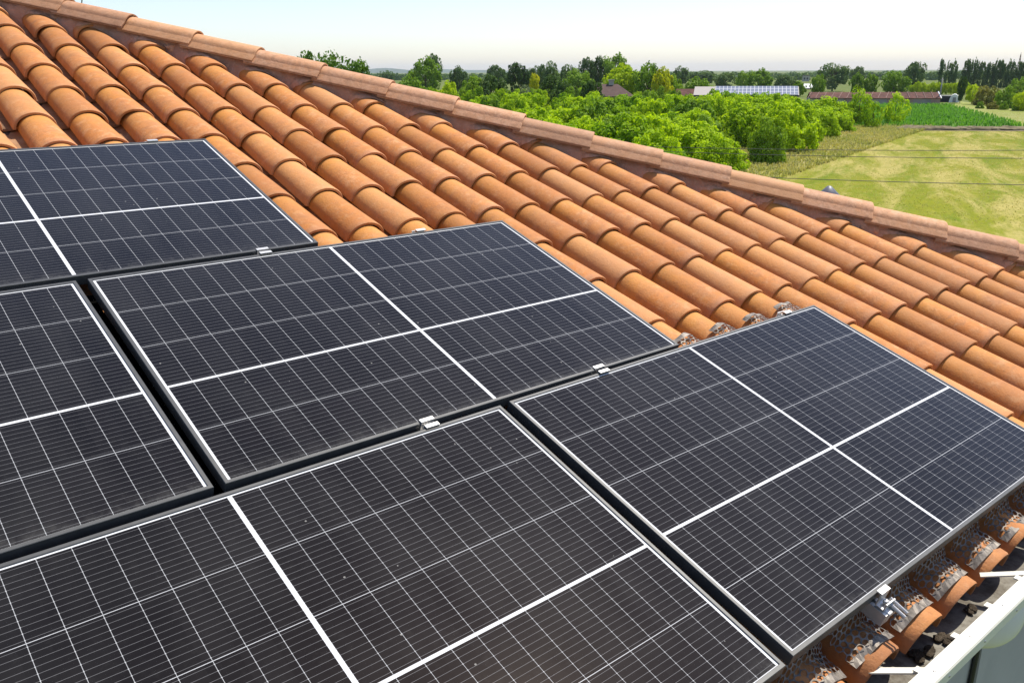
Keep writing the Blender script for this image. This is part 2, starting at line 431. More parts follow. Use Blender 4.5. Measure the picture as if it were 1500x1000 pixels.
capm=[mesh('hip_tile',*cap_geo(hipcap_len+.05,k),[M_HIP],True) for k in range(1)]; capm[0].set_sharp_from_angle(angle=R(50))
for k in range(-10,19):
    u=uh0+uhd*k
    if u>ue+.05: break
    o=obj('hip_tile',capm[0],house,HI@hipframe(u)@T(rng.normal(0,.004),rng.normal(0,.003),rng.normal(0,.002))@Matrix.Rotation(rng.normal(0,.006),4,'Z'))
# mortar bed: wall with an uneven face under the caps
V,Fc=[],[]; nu=420; rows=[(.055,-.010),(.034,-.035),(.016,-.08),(.0,-.14),(-.012,-.20)]
us=np.linspace(topu,ue,nu)
for i,u in enumerate(us):
    M=hipframe(u)
    for j,(a,b) in enumerate(rows):
        bulge=(.010*math.sin(u*23+j)+.008*math.sin(u*57+2*j)+rng.normal(0,.006))
        V.append(M@Vector((0,a+bulge,b)))
    for j,(a,b) in enumerate(reversed(rows)): V.append(M@Vector((0,.225-a,b)))
n=2*len(rows)
for i in range(nu-1):
    for j in range(n): jj=(j+1)%n; Fc.append((i*n+j,(i+1)*n+j,(i+1)*n+jj,i*n+jj))
obj('mortar_bed',mesh('mortar_bed',V,Fc,[M_MORT],True),house,HI)
# pale mortar dabs where the uppermost tiles meet the bed
mb=MB()
def lump(c,ax,rad,n=10,seed=0):
    rg=random.Random(seed); V,Fc=[],[]; m_=7
    for i in range(m_+1):
        ph=math.pi*i/m_
        for k in range(n):
            th=2*math.pi*k/n; q=1+rg.uniform(-.22,.22)
            v=Vector((rad[0]*math.sin(ph)*math.cos(th)*q,rad[1]*math.sin(ph)*math.sin(th)*q,rad[2]*math.cos(ph)*q)); V.append(c+ax@v)
    for i in range(m_):
        for k in range(n): j=(k+1)%n; Fc.append((i*n+k,(i+1)*n+k,(i+1)*n+j,i*n+j))
    mb.add(V,Fc)
R3=RM.to_3x3()
seen=set()
for (u,t,L) in mort_tops:
    # ragged mortar collar over the cut end of the tile
    Vc,Fq=[],[]; nA=20; ext=random.uniform(.02,.055)
    for i in range(nA+1):
        th=math.pi*(.06+.88*i/nA); cu,su=-math.cos(th),math.sin(th)**.92
        fr_=ext*(.75+.5*math.sin(i*.9+u*40)*.4)+random.uniform(-.008,.008)
        for q in range(4):
            tt=hip_t(u+.09*cu)+.05-(.05+fr_)*q/3; tt=max(tt,t+.012)
            sl=tt-t; a=.100-.020*sl/.455; r_=.086-.012*sl/.455; wc=WC-.048*sl; th_=(.013,.011,.008,.0008)[q]+random.uniform(0,.002)
            uu=u+(a+th_)*cu; Vc.append(roof(uu,tt,wc-r_+(r_+th_)*su))
    for i in range(nA):
        for q in range(3): b_=i*4+q; Fq.append((b_,b_+1,b_+5,b_+4))
    mb.add(Vc,Fq)
    for i in range(2):
        uu=u+random.uniform(-.16,.16); lump(Vector(roof(uu,hip_t(uu)+.06,-.12-random.random()*.08)),R3,(.03+.03*random.random(),.03,.02+.02*random.random()),8,int(u*1e4)+50+i)
mb.obj('mortar_dab',M_MORTP,house,True,M=HI)
# walls, soffit
Yw=-1.74
mb=MB(); mb.box((-6.5,Yw,GZ),(4.9,9,-.99)); mb.obj('wall',M_WALL,house,M=HI)
mb=MB(); mb.box((-6.6,-2.05,-.985),(5.3,Yw+.1,-.955)); mb.obj('soffit',M_CREAM,house,M=HI)
jx=CAM+ray(1422,975)*((Yw-CAM[1])/ray(1422,975)[1])
mb=MB(); mb.tube([(jx[0]+.01*math.sin(z*9),Yw-.014,z) for z in np.linspace(GZ,-1.0,40)],.013,8); mb.obj('wall_cable',M_BLACK,house,M=HI)
mb=MB(); mb.box((jx[0]+.05,Yw-.02,GZ),(jx[0]+.16,Yw-.002,-1.0),bev=.004); mb.obj('wall_pilaster',M_WALL,house,M=HI)
# gutter
yi,yo,zt=-2.272,-2.312,-.80
yb=-2.03
gp=[(yb,-.885),(yb,-.985),(yo+.012,-.985),(yi-.006,-.905),(yo,-.868),(yo,zt),(yi,zt),(yi,zt-.012),(yo+.006,zt-.012),(yo+.006,-.866),(yi,-.900),(yi+.012,-.975),(yb-.006,-.975),(yb-.006,-.885)]
gut=MB()
gut.prism([(yi,zt),(yi,-.905),(yi+.04,-.94),(yb-.03,-.94),(yb,-.92),(yb,-.88),(yb-.003,-.88),(yb-.003,-.922),(yb-.031,-.944),(yi+.041,-.944),(yi-.003,-.907),(yi-.003,zt-.004)][::-1],-6.6,5.6)
g_o=gut.obj('gutter',M_GUT,house,M=HI)
gf=MB(); gf.prism([(yi-.0035,zt+.003),(yi+.002,zt+.003),(yi+.002,zt+.0055),(yo,zt+.0055),(yo-.003,zt),(yo-.003,-.830),(yo,-.834),(yo+.012,-.836),(yo+.012,-.832),(yo,-.829),(yo,zt+.002),(yi-.0035,zt+.002)],-6.6,5.6)
gf.obj('gutter_lip',M_CREAM,g_o)
for k in range(14):
    x=.62+.2115*k
    b=MB(); b.box((x-.012,yi+.0005,zt-.016),(x+.012,yi+.026,zt-.012)); b.box((x-.010,yi+.001,zt-.04),(x+.010,yi+.004,zt-.0165))
    b.obj('gutter_clip',M_CREAM,g_o)
    b=MB(); b.lathe([(0,.0025),(.0025,.002),(.004,0)],8,T(x,yi-.020,zt+.0055)); b.obj('rivet',M_STEEL,g_o)
    b=MB(); b.lathe([(0,.0025),(.003,.002),(.0045,0)],8,T(x+.04,yo-.003,-.816)@Matrix.Rotation(math.pi/2,4,'X'))
    b.obj('rivet',M_STEEL,g_o)
for x in (.57,1.27,1.95):
    b=MB(); Ms=T(x,yi,zt-.016)@Matrix.Rotation(R(28),4,'Z')@Matrix.Rotation(R(-16),4,'X'); b.box((-.012,-.01,0),(.012,.14,.004),Ms); b.box((-.016,.0,-.02),(.016,.012,0),Ms)
    b.obj('gutter_strap',M_CREAM,g_o)
# vent pipe with conical cowl beyond the hip
ap,_m=at(1215,272,6.6); 
vp=MB(); vp.tube([(ap[0],ap[1],ap[2]-.08),(ap[0],ap[1],ap[2]-1.0)],.045,16); v_o=vp.obj('vent_pipe',M_SLATE,house,True,M=HI)
vc=MB(); vc.lathe([(0,0),(.014,-.003),(.030,-.018),(.085,-.072),(.085,-.079),(.06,-.072),(0,-.03)],28,T(*ap)); vc.obj('cowl',M_SLATE,v_o,True)
# ================================================================== solar panels
def panel_parts():
    e=.0115; hz=.035
    fr=MB()
    # frame: closed section swept round the four mitred corners
    sec=[(0,-hz),(0,-.0012),(.0012,0),(e-.001,0),(e,-.001),(e,-.0045),(e,-.009),(.0018,-.011),(.0018,-hz+.002),(.024,-hz+.002),(.024,-hz)]
    cor=[(0,0,1,-1),(PW,0,-1,-1),(PW,-PH,-1,1),(0,-PH,1,1)]
    V=[(cx+dx*a,cy+dy*a,b) for cx,cy,dx,dy in cor for a,b in sec]; n=len(sec)
    Fc=[(c*n+i,c*n+(i+1)%n,((c+1)%4)*n+(i+1)%n,((c+1)%4)*n+i) for c in range(4) for i in range(n)]
    fr.add(V,Fc); f=fr.mesh('panel_frame',[M_FRAME])
    g0=e-.0006
    v=[(g0,-g0,-.0035),(PW-g0,-g0,-.0035),(PW-g0,-PH+g0,-.0035),(g0,-PH+g0,-.0035)]
    v+= [(x,y,-.008) for x,y,_ in v]
    g=mesh('panel_glass',v,[(3,2,1,0),(4,5,6,7),(0,1,5,4),(1,2,6,5),(2,3,7,6),(3,0,4,7)],[M_GLASS])
    ul=g.uv_layers.new(name='UVMap')
    for li,l in enumerate(g.loops): x,y,_=g.vertices[l.vertex_index].co; ul.data[li].uv=(x,-y)
    return f,g
PF,PG=panel_parts()
plab=['black solar panel in the middle of the array, its top edge meeting bare tiles','black solar panel at the left frame edge, left of the central panel',
 'black solar panel at the right end of the lowest row, above the gutter','black solar panel at the bottom left, lowest row beside the right end panel','black solar panel at the upper left, topmost row below the tiles']
for (a,b,th,wz),lb in zip(panels,plab):
    root=empty('solar_panel',RM@T(a,b,wz)@Matrix.Rotation(th,4,'Z'),lb,'solar panel','solar panels on the roof')
    obj('panel_frame',PF,root); obj('panel_glass',PG,root)
# mounting rails running up the slope under the panels
def rail(u,t0,t1,label):
    b=MB(); b.prism([(-.02,-.040),(-.02,-.0),(-.006,0),(-.006,-.012),(.006,-.012),(.006,0),(.02,0),(.02,-.040)],t0,t1,axis=1)
    o=b.obj('mounting_rail',M_ALU,M=RM@T(u,0,-.040)); tag(o,label,'rail','mounting rails under the panels')
rail(1.316,-2.262,.03,'aluminium mounting rail passing under the right and central panels to the bolted eave clamp')
rail(.613,-2.262,1.20,'aluminium mounting rail passing under the upper left panel clamps')
rail(2.447,-2.262,-1.085,'aluminium mounting rail under the outer end of the right panel')
# mid clamps: a U channel with a lip on each frame and a bolt in the middle
def clamp(u,t,gap,label,half=False,L=.046):
    root=empty('mid_clamp' if not half else 'end_clamp',RM@T(u,t,0),label,'clamp','clamps holding the panels')
    g=gap/2; b=MB()
    if not half:
        sec=[(-g-.010,.0062),(-g-.010,.0022),(-g+.001,.0022),(-g+.001,-.030),(g-.001,-.030),(g-.001,.0022),(g+.010,.0022),(g+.010,.0062),(g-.004,.0062),(g-.004,-.027),(-g+.004,-.027),(-g+.004,.0062)]
    else:
        s=half
        sec=[(q*s,z) for q,z in [(-.012,.0062),(-.012,.0022),(.001,.0022),(.001,-.036),(.028,-.036),(.028,-.012),(.0245,-.012),(.0245,-.0325),(.0045,-.0325),(.0045,.0062)]]
    b.prism(sec,-L/2,L/2)
    b.obj('clamp_body',M_ALU,root)
    c=MB(); oy=0 if not half else half*.015
    c.lathe([(0,-.019),(.0035,-.019),(.0045,-.018),(.0065,-.018),(.0065,-.026)],12,T(0,oy,0)); c.obj('bolt',M_STEEL,root,True)
clamp(.607,-1.108,.022,'silver mid clamp between the central panel and the panel below it')
clamp(1.327,-1.108,.022,'silver mid clamp between the central panel and the right end panel')
clamp(.620,.012,.022,'silver mid clamp between the upper left and the central panel')
clamp(.610,1.126,.022,'silver end clamp on the top edge of the upper left panel',half=1)
clamp(1.316,.004,.022,'silver end clamp on the top edge of the central panel',half=1)
clamp(2.452,-1.112,.022,'silver end clamp on the top edge of the right panel beside its corner',half=1)
clamp(1.323,-2.222,.022,'silver end clamp with bolt on the lower edge of the right panel above the gutter',half=-1)
# protruding bracket at the eave clamp
br_=empty('clamp_bracket',RM@T(1.335,-2.232,0),'silver bracket with two studs under the eave end clamp','bracket')
b=MB(); b.box((-.028,-.034,-.05),(.034,-.003,-.036),bev=.002); b.obj('plate',M_ALU,br_)
b=MB(); b.tube([(0,0,-.028),(.0,-.062,-.034)],.006,10); b.obj('stud',M_STEEL,br_)
b=MB(); b.tube([(.02,-.004,-.028),(.02,-.058,-.034)],.0055,10); b.obj('stud',M_STEEL,br_)
def gap_shade(u0,t0,u1,t1,w,label):  # added near-black strip, paints the shade in a gap over the tiles
    b=MB(); b.box((min(u0,u1),min(t0,t1),w-.004),(max(u0,u1),max(t0,t1),w)); tag(b.obj('gap_shade_strip',M_GAPSHADE,M=RM),label,'strip','added black shade strips deep in the gaps between panels')
gap_shade(-.055,-1.09,.022,.03,-.085,'added black shade strip deep in the gap left of the central panel')
gap_shade(.845,-2.20,.925,-1.14,-.085,'added black shade strip deep in the gap between the two lowest panels')
gap_shade(-1.6,-1.150,1.74,-1.092,-.085,'added black shade strip deep in the gap above the lowest row')
gap_shade(-1.6,-.006,.80,.034,-.085,'added black shade strip deep in the gap below the upper left panel')
# ------------------------------------------------------------------ perforated bird guards
def guard(u,tf,label,depth=.075,up=True,wid=.100,rad=.125,drop=0.0,seed=0,flip=1,rise=0.0):
    rg=random.Random(seed); V,Fc=[],[]
    pitch=.0195; rh=.0081; Rr=pitch/math.sqrt(3); nb=8; border=.016
    tw=rg.uniform(-.15,.15); skew=rg.uniform(-.006,.006)
    def place(a,bb):
        # a across, bb back from the front border
        z=WC+.004+drop-a*a/(2*rad)+.06*tw*a+rise*bb
        if bb<=depth: t=bb; zz=z
        else:
            ex=bb-depth; ang=R(62); t=depth+ex*math.cos(ang); zz=z+ex*math.sin(ang)*(1-.25*abs(a)/wid)
            zz+= max(0,abs(a)-.05)*-.1
        return RM@Vector((u+a+skew,tf+flip*t,zz+.005*math.sin(a*60+seed)+.0025*math.sin(a*97+bb*120+2*seed)))
    na=int(2*wid/pitch)
    for j in range(nb+1):
        for i in range(na):
            ca=-wid+pitch*(i+.5+.5*(j%2)); cb=border+Rr+j*Rr*1.5
            if rg.random()<.03: continue
            n=len(V)
            for k in range(12):
                th=math.pi/6*k+math.pi/6*0
                hr=Rr*math.cos(math.pi/6)/math.cos(((th-math.pi/6*0)%(math.pi/3))-math.pi/6)
                th2=th
                # pointy-top hexagon
                V.append(place(ca+hr*math.sin(th2),cb+hr*math.cos(th2)))
            for k in range(12):
                th=math.pi/6*k; V.append(place(ca+rh*math.sin(th),cb+rh*math.cos(th)))
            for k in range(12): q=(k+1)%12; Fc.append((n+k,n+q,n+12+q,n+12+k))
    n=len(V); ms=16
    for i in range(ms+1):
        a=-wid+2*wid*i/ms*.985; V += [place(a,0),place(a,border+Rr*.62)]
    for i in range(ms): Fc.append((n+2*i,n+2*i+2,n+2*i+3,n+2*i+1))
    o=obj('bird_guard',mesh('bird_guard',V,Fc,[M_MESH]))
    sm=o.modifiers.new('s','SOLIDIFY'); sm.thickness=.0011
    tag(o,label,'bird guard','perforated metal bird guards over the tile ends')
ords=['nearest the bottom frame edge','second from the bottom frame edge','left of the eave end clamp','right of the eave end clamp','second right of the eave end clamp','third right of the eave end clamp','fourth right of the eave end clamp','farthest along the eave at the right frame edge']
gl=[]
for k,c in enumerate(range(-5,3)):
    u=U0+DU*c
    guard(u,T0-7*DT+.032,'perforated guard over an eave tile, '+ords[k],seed=k)
for k,(c,lb) in enumerate([(0,'just right of the central panel corner'),(1,'second from the central panel corner'),(2,'third from the central panel corner'),(3,'beside the end clamp')]):
    guard(U0+DU*c,-.95+.012*(k==3),'small perforated guard above the right panel, '+lb,depth=.3,seed=20+k,wid=.062,rad=.11,drop=.004,flip=-1,rise=.12)
# dark closure under the lower panel edge: moss and debris in the gutter
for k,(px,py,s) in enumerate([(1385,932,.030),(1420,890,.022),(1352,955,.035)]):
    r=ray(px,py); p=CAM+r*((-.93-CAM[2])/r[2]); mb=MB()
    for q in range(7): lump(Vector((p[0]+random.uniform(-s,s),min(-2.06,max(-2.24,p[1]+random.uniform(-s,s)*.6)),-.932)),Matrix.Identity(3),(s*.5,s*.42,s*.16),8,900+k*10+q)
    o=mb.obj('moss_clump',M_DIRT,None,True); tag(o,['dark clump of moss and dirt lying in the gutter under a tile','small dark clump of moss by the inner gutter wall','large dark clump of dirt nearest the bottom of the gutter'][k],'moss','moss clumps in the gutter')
# rounded pale fitting on the wall below the gutter
r=ray(1441,888); s_=(-2.06-CAM[1])/r[1]; bp=CAM+r*s_; br=60/F_PX*s_
root=empty('wall_light',tuple(bp),'pale round bowl shaped wall light below the white gutter','light fitting')
prf=[(br*math.sin(a),-br*.55*math.cos(a)) for a in np.linspace(0,math.pi/2,14)]+[(br*1.03,.004),(br*1.03,.012),(br*.985,.012),(br*.96,0)]+[(br*.96*math.sin(a),-br*.52*math.cos(a)) for a in np.linspace(math.pi/2,0,12)]
dirv=Vector((-FW[0],-FW[1],-FW[2])); Mq=dirv.to_track_quat('-Z','Y').to_matrix().to_4x4()
b=MB(); b.lathe(prf,40,Mq); b.obj('bowl',simple('opal_shade',(.72,.69,.64),.25,0,.04,5),root,True)
b=MB(); b.tube([(0,0,0),(0,.08,.02),(0,Yw-bp[1],.03)],.014,10); b.obj('bracket_arm',M_CREAM,root,True)
# ================================================================== LAND
def poly(name,pts,z,mat,label=None):
    me=mesh(name,[(p[0],p[1],z) for p in pts],[tuple(range(len(pts)))],[mat]); o=obj(name,me); tag(o,kind='structure'); return o
def grassmat(name,cols,sc=1.0,rot=0.0,stripes=False):
    k=NT(name); p=k.pos(); pm=k.map(p,(1,1,1),(0,0,rot))
    ax=.30 if stripes else .8; a=k.noise(k.map(pm,(ax,1,1)),(.30 if stripes else .17)*sc,6,.66,.8); b=k.noise(k.map(pm,(.45 if stripes else 1,1,1)),.8*sc,6,.75,.4); c_=k.noise(pm,4*sc,6,.85); d=k.noise(k.map(pm,(ax*.8,1,1)),(.42 if stripes else .30)*sc,6,.72,.5)
    c=k.mix(k.ramp(a,.36,.64),cols[0],cols[1]); c=k.mix(k.math('MULTIPLY',k.ramp(b,.45,.65),.65),c,cols[2]); c=k.mix(k.math('MULTIPLY',k.ramp(d,.45,.61),.85),c,cols[3])
    c=k.mix(k.math('MULTIPLY',k.ramp(c_,.42,.66),.5),c,tuple(x*.55 for x in cols[0]))
    k.bump(k.math('ADD',c_,b),.35,.06); return k.base(c,.95,0,.1)
M_GROUND=grassmat('rough_ground',[(.085,.13,.025),(.14,.16,.04),(.20,.18,.07),(.11,.15,.03)],.5)
edge_dir=math.atan2(43.05-27.95,99-46.82)
M_LAWN=grassmat('mown_lawn',[(.125,.175,.005),(.215,.220,.012),(.26,.235,.032),(.42,.345,.115)],1.0,-.47,True)
M_ROUGH=grassmat('meadow_strip',[(.28,.27,.07),(.38,.33,.12),(.24,.27,.04),(.44,.37,.18)],1.2)
M_PATHG=grassmat('pale_grass',[(.20,.25,.05),(.27,.29,.07),(.22,.25,.05),(.30,.29,.11)],.6)
M_SOIL=simple('dry_soil',(.17,.14,.085),.95,0,.35,1.5,.1,.6)
M_CORNG=simple('corn_ground',(.07,.16,.02),.95,0,.3,.8,.1)
S=9000
poly('ground',[(-S,-S),(S,-S),(S,S),(-S,S)],GZ,M_GROUND)
Lc=gnd(1350,190); L0=gnd(1130,262); eu=np.array([L0[0]-Lc[0],L0[1]-Lc[1]]); eu/=np.linalg.norm(eu)
Lr=gnd(1640,193)
Lb=L0[:2]+eu*40
fr=Lr[:2]+ (Lb-Lc[:2])*1.0
poly('lawn',[Lb,fr+np.array([25,-25]),Lr[:2]+np.array([25,-25]),Lr[:2],Lc[:2]],GZ+.03,M_LAWN)
nrm=np.array([-eu[1],eu[0]]); 
if nrm@np.array([-.73,.61])<0: nrm=-nrm
poly('meadow_strip',[Lb,Lc[:2]-eu*6,Lc[:2]-eu*6+nrm*12,Lb+nrm*12],GZ+.02,M_ROUGH)
# soil edge and corn field
ca,cb=gnd(1255,188.6),gnd(1640,192); cc,cdd=gnd(1390,155),gnd(1180,155)
e1,e2=gnd(1330,192),gnd(1640,194)
crn=gnd(1497,184.5)
cornpoly=[gnd(1240,187)[:2],gnd(1500,188)[:2],crn[:2],cc[:2],cdd[:2]]
poly('corn_field',cornpoly,GZ+.04,M_CORNG)
poly('field_edge',[e1[:2],e2[:2],gnd(1640,188)[:2],gnd(1330,188.2)[:2]],GZ+.05,M_SOIL)
poly('grass_path',[crn[:2],gnd(1500,188)[:2],gnd(1640,188)[:2],gnd(1640,166)[:2],gnd(1500,163)[:2],gnd(1440,153)[:2],gnd(1408,149)[:2],cc[:2]],GZ+.035,M_PATHG)
# low soil bank along the field edge
mb=MB()
for k in range(60):
    x=1325+ (1640-1325)*k/59; p=gnd(x,189.6+ (x-1325)*.004); lump(Vector((p[0]+random.uniform(-.8,.8),p[1]+random.uniform(-.8,.8),GZ+.1)),Matrix.Identity(3),(1.3,1.3,.15+.15*random.random()),9,3000+k)
o=mb.obj('soil_bank',M_SOIL,None,True); tag(o,kind='structure')
# blades -----------------------------------------------------------------
def blades(name,P,h,wd,lean,mat,label,cat,nb=3,seed=1):
    rg=np.random.default_rng(seed); V=[];Fc=[]
    for p in P:
        for b in range(nb):
            a=rg.uniform(0,6.283); l=h*rg.uniform(.6,1.25); dx,dy=math.cos(a),math.sin(a); w_=wd*rg.uniform(.7,1.3); q=lean*rg.uniform(.4,1.4)
            x,y,z=p; n=len(V)
            V += [(x-dy*w_,y+dx*w_,z),(x+dy*w_,y-dx*w_,z),(x+dx*l*q*.45+dy*w_,y+dy*l*q*.45-dx*w_,z+l*.7),(x+dx*l*q*.45-dy*w_,y+dy*l*q*.45+dx*w_,z+l*.7),(x+dx*l*q,y+dy*l*q,z+l*(1-.25*q))]
            Fc += [(n,n+1,n+2,n+3),(n+3,n+2,n+4)]
    o=obj(name,mesh(name,V,Fc,[mat])); tag(o,label,cat,kind='stuff'); return o
def inpoly(p,Q):
    c=False; j=len(Q)-1
    for i in range(len(Q)):
        if (Q[i][1]>p[1])!=(Q[j][1]>p[1]) and p[0]<(Q[j][0]-Q[i][0])*(p[1]-Q[i][1])/(Q[j][1]-Q[i][1])+Q[i][0]: c=not c
        j=i
    return c
pts=[]
q0=np.array(cornpoly); lo,hi=q0.min(0),q0.max(0)
d1=(q0[1]-q0[0]); d1/=np.linalg.norm(d1); d2=np.array([-d1[1],d1[0]])
for i in range(-260,260):
    for j in range(-10,260):
        p=q0[0]+d1*(i*.55+rng.normal(0,.06))+d2*(j*.75+rng.normal(0,.07))
        if inpoly(p,cornpoly) and rng.random()<.8: pts.append((p[0],p[1],GZ+.04))
pts=[pts[i] for i in rng.permutation(len(pts))[:16000]]
blades('corn_crop',pts,.62,.05,.6,L_CORN,'rows of young green corn growing in the field beyond the lawn','corn',3,5)
pts=[]
for k in range(16000):
    s=rng.uniform(-6,66); q=rng.uniform(-.6,12); p=Lc[:2]+eu*s+nrm*q; pts.append((p[0],p[1],GZ+.02))
blades('meadow_grass',pts,.30,.022,.7,L_DRY,'tall dry grass in the strip between the mown lawn and the shrubs','grass',3,6)
pts=[]
while len(pts)<24000:
    s=rng.uniform(-62,66); q=-rng.uniform(0,1)**.8*75; p=Lc[:2]+eu*s+nrm*q
    x,y,z=pix((p[0],p[1],GZ))
    if z<20 or not(1120<x<1540) or y>365: continue
    pts.append((p[0],p[1],GZ+.03))
blades('lawn_grass',pts,.034,.026,1.6,leafmat('lawn_blades',(.15,.22,.010),(.50,.41,.15),.3,.2),'short mown grass blades standing on the patchy lawn','grass',1,9)
# ------------------------------------------------------------------ trees
def crown_mesh(name,mat,n_cl,n_lf,leaf,seed,shape='round',cl_r=.24,hole=0.0):
    """crown inside a unit box: radius 1 in x,y and 0..1 in z; many leaf quads grouped in clumps"""
    rg=np.random.default_rng(seed); Vs=[]
    for c in range(n_cl):
        for tr in range(30):
            v=rg.normal(size=3); v/=np.linalg.norm(v); rad=rg.uniform(.35,1.0)**.55*.86
            x,y,z=v*rad
            if shape=='round': zz=.5+.5*z; ok=zz>.04
            elif shape=='dome':
                zz=abs(z)*.92+.03; f=1.0; ok=True
            elif shape=='column':
                zz=rg.uniform(.02,.97); pr=max(0,math.sin(math.pi*(zz*.86+.12)))**.55*.95+.05
                a=rg.uniform(0,6.283); q=rg.uniform(.3,.9); x,y=pr*q*math.cos(a),pr*q*math.sin(a); ok=True
            elif shape=='wedge':
                zz=rg.uniform(.0,.98); pr=.18+.82*min(1,zz*1.35) if zz<.86 else .7
                a=rg.uniform(0,6.283); q=rg.uniform(.4,.9); x,y=pr*q*math.cos(a),pr*q*math.sin(a); ok=True
            else:  # open
                zz=.5+.5*z; ok=(math.sin(5.3*x+seed)+math.sin(6.1*y+2*seed)+math.sin(7*z))>-.6
            if ok: break
        r=cl_r*rg.uniform(.55,1.25)
        n=int(n_lf*rg.uniform(.7,1.3))
        d=rg.normal(size=(n,3)); d/=np.linalg.norm(d,axis=1)[:,None]
        out=np.array([x,y,zz-.45]); out/= (np.linalg.norm(out)+1e-6)
        d=d+.45*out; d/=np.linalg.norm(d,axis=1)[:,None]
        rr=r*rg.uniform(.45,1.0,(n,1))**.6
        pos=np.array([x,y,zz])+d*rr*np.array([1,1,.62])
        nor=d*.7+rg.normal(size=(n,3))*.5+np.array([0,0,.45]); nor/=np.linalg.norm(nor,axis=1)[:,None]
        tv=np.cross(nor,rg.normal(size=(n,3))); tv/=np.linalg.norm(tv,axis=1)[:,None]; bv=np.cross(nor,tv)
        l=leaf*rg.uniform(.6,1.35,(n,1)); sq=np.array([1,1,.75])
        a=pos+tv*l*sq; b=pos+bv*l*.62*sq; c2=pos-tv*l*sq; d2_=pos-bv*l*.62*sq
        Vs.append(np.stack([a,b,c2,d2_],1).reshape(-1,3))
    V=np.concatenate(Vs); V[:,2]=np.maximum(V[:,2],-.02); nF=len(V)//4
    me=bpy.data.meshes.new(name); me.vertices.add(len(V)); me.vertices.foreach_set('co',V.ravel().astype(np.float32))
    me.loops.add(nF*4); me.loops.foreach_set('vertex_index',np.arange(nF*4,dtype=np.int32))
    me.polygons.add(nF); me.polygons.foreach_set('loop_start',np.arange(0,nF*4,4,dtype=np.int32)); me.polygons.foreach_set('loop_total',np.full(nF,4,dtype=np.int32))
    me.materials.append(mat); me.update(calc_edges=True); me.validate(); return me
def trunk_mesh(seed,shape):
    """unit trunk: height 1, with limbs spreading; x,y in units of crown radius"""
    rg=random.Random(seed); b=MB()
    b.tube([(0,0,-.02),(.01,0,.25),(.02,.02,.55),(0,.02,.82)],[.055,.042,.03,.012],8)
    if shape!='column':
        for k in range(6):
            a=k*1.05+rg.uniform(-.3,.3); z=.28+.06*k; L=rg.uniform(.45,.75)
            b.tube([(.01,.01,z),(L*.5*math.cos(a),L*.5*math.sin(a),z+.16),(L*math.cos(a),L*math.sin(a),z+.27)],[.024,.016,.006],6)
    return b.mesh('trunk',[M_BARK],True)
TR={s:[trunk_mesh(i,s) for i in range(2)] for s in ('round','column')}
protos={}
def crowns(key,mat,n,**kw): protos[key]=[crown_mesh('crown',mat,seed=hash_(key)+i,**kw) for i in range(n)]
def hash_(s): return sum(ord(c)*(i+3) for i,c in enumerate(s))
crowns('lime',L_LIME,6,n_cl=120,n_lf=85,leaf=.042,shape='dome',cl_r=.19)
crowns('shrubdark',L_MID,3,n_cl=90,n_lf=85,leaf=.048,shape='dome',cl_r=.22)
crowns('mid',L_MID,4,n_cl=60,n_lf=70,leaf=.060,shape='round',cl_r=.26)
crowns('dark',L_DARK,4,n_cl=56,n_lf=70,leaf=.060,shape='round',cl_r=.26)
crowns('blue',L_BLUE,4,n_cl=56,n_lf=70,leaf=.060,shape='round',cl_r=.26)
crowns('yel',L_YEL,3,n_cl=60,n_lf=70,leaf=.060,shape='round',cl_r=.25)
L_YG=leafmat('yellow_green_foliage',(.22,.35,.008),(.48,.58,.014),.45)
crowns('limetree',L_YG,3,n_cl=56,n_lf=70,leaf=.060,shape='round',cl_r=.27)
crowns('will',L_WILL,2,n_cl=70,n_lf=75,leaf=.045,shape='dome',cl_r=.24)
crowns('gold',L_GOLD,2,n_cl=60,n_lf=70,leaf=.055,shape='dome',cl_r=.24)
crowns('poplar',L_BLUE,4,n_cl=30,n_lf=50,leaf=.085,shape='column',cl_r=.30)
crowns('wedge',L_DARK,1,n_cl=70,n_lf=70,leaf=.07,shape='wedge',cl_r=.26)
crowns('young',L_LIME,2,n_cl=26,n_lf=90,leaf=.06,shape='round',cl_r=.34)
crowns('open',leafmat('airy_foliage',(.045,.10,.014),(.10,.19,.02),.35),1,n_cl=135,n_lf=52,leaf=.032,shape='open',cl_r=.16)
tcount=[0]
def tree(name,label,cat,px,yt,d,wpx,kind,group=None,base=.16,trunk=True,h=None):
    top,mpp=at(px,yt,d); H=(top[2]-GZ) if h is None else h
    rad=wpx*mpp/2; i=tcount[0]; tcount[0]+=1
    root=empty(name,T(top[0],top[1],GZ)@Matrix.Rotation(rng.uniform(0,6.28),4,'Z'),label,cat,group)
    ms=protos[kind]
    if kind in ('mid','dark','blue','yel','limetree') and d>125 and H>2.9*rad: base=max(base,1-2.9*rad/H)
    cr=obj('crown',ms[i%len(ms)],root,T(0,0,H*base)@Matrix.Diagonal((rad*rng.uniform(.92,1.08),rad*rng.uniform(.92,1.08),H*(1-base),1)))
    if trunk: obj('trunk',TR['column' if kind in('poplar','wedge','young') else 'round'][i%2],root,Matrix.Diagonal((rad*.9,rad*.9,H*.92,1)))
    return root
G1='trees beyond the plantation'
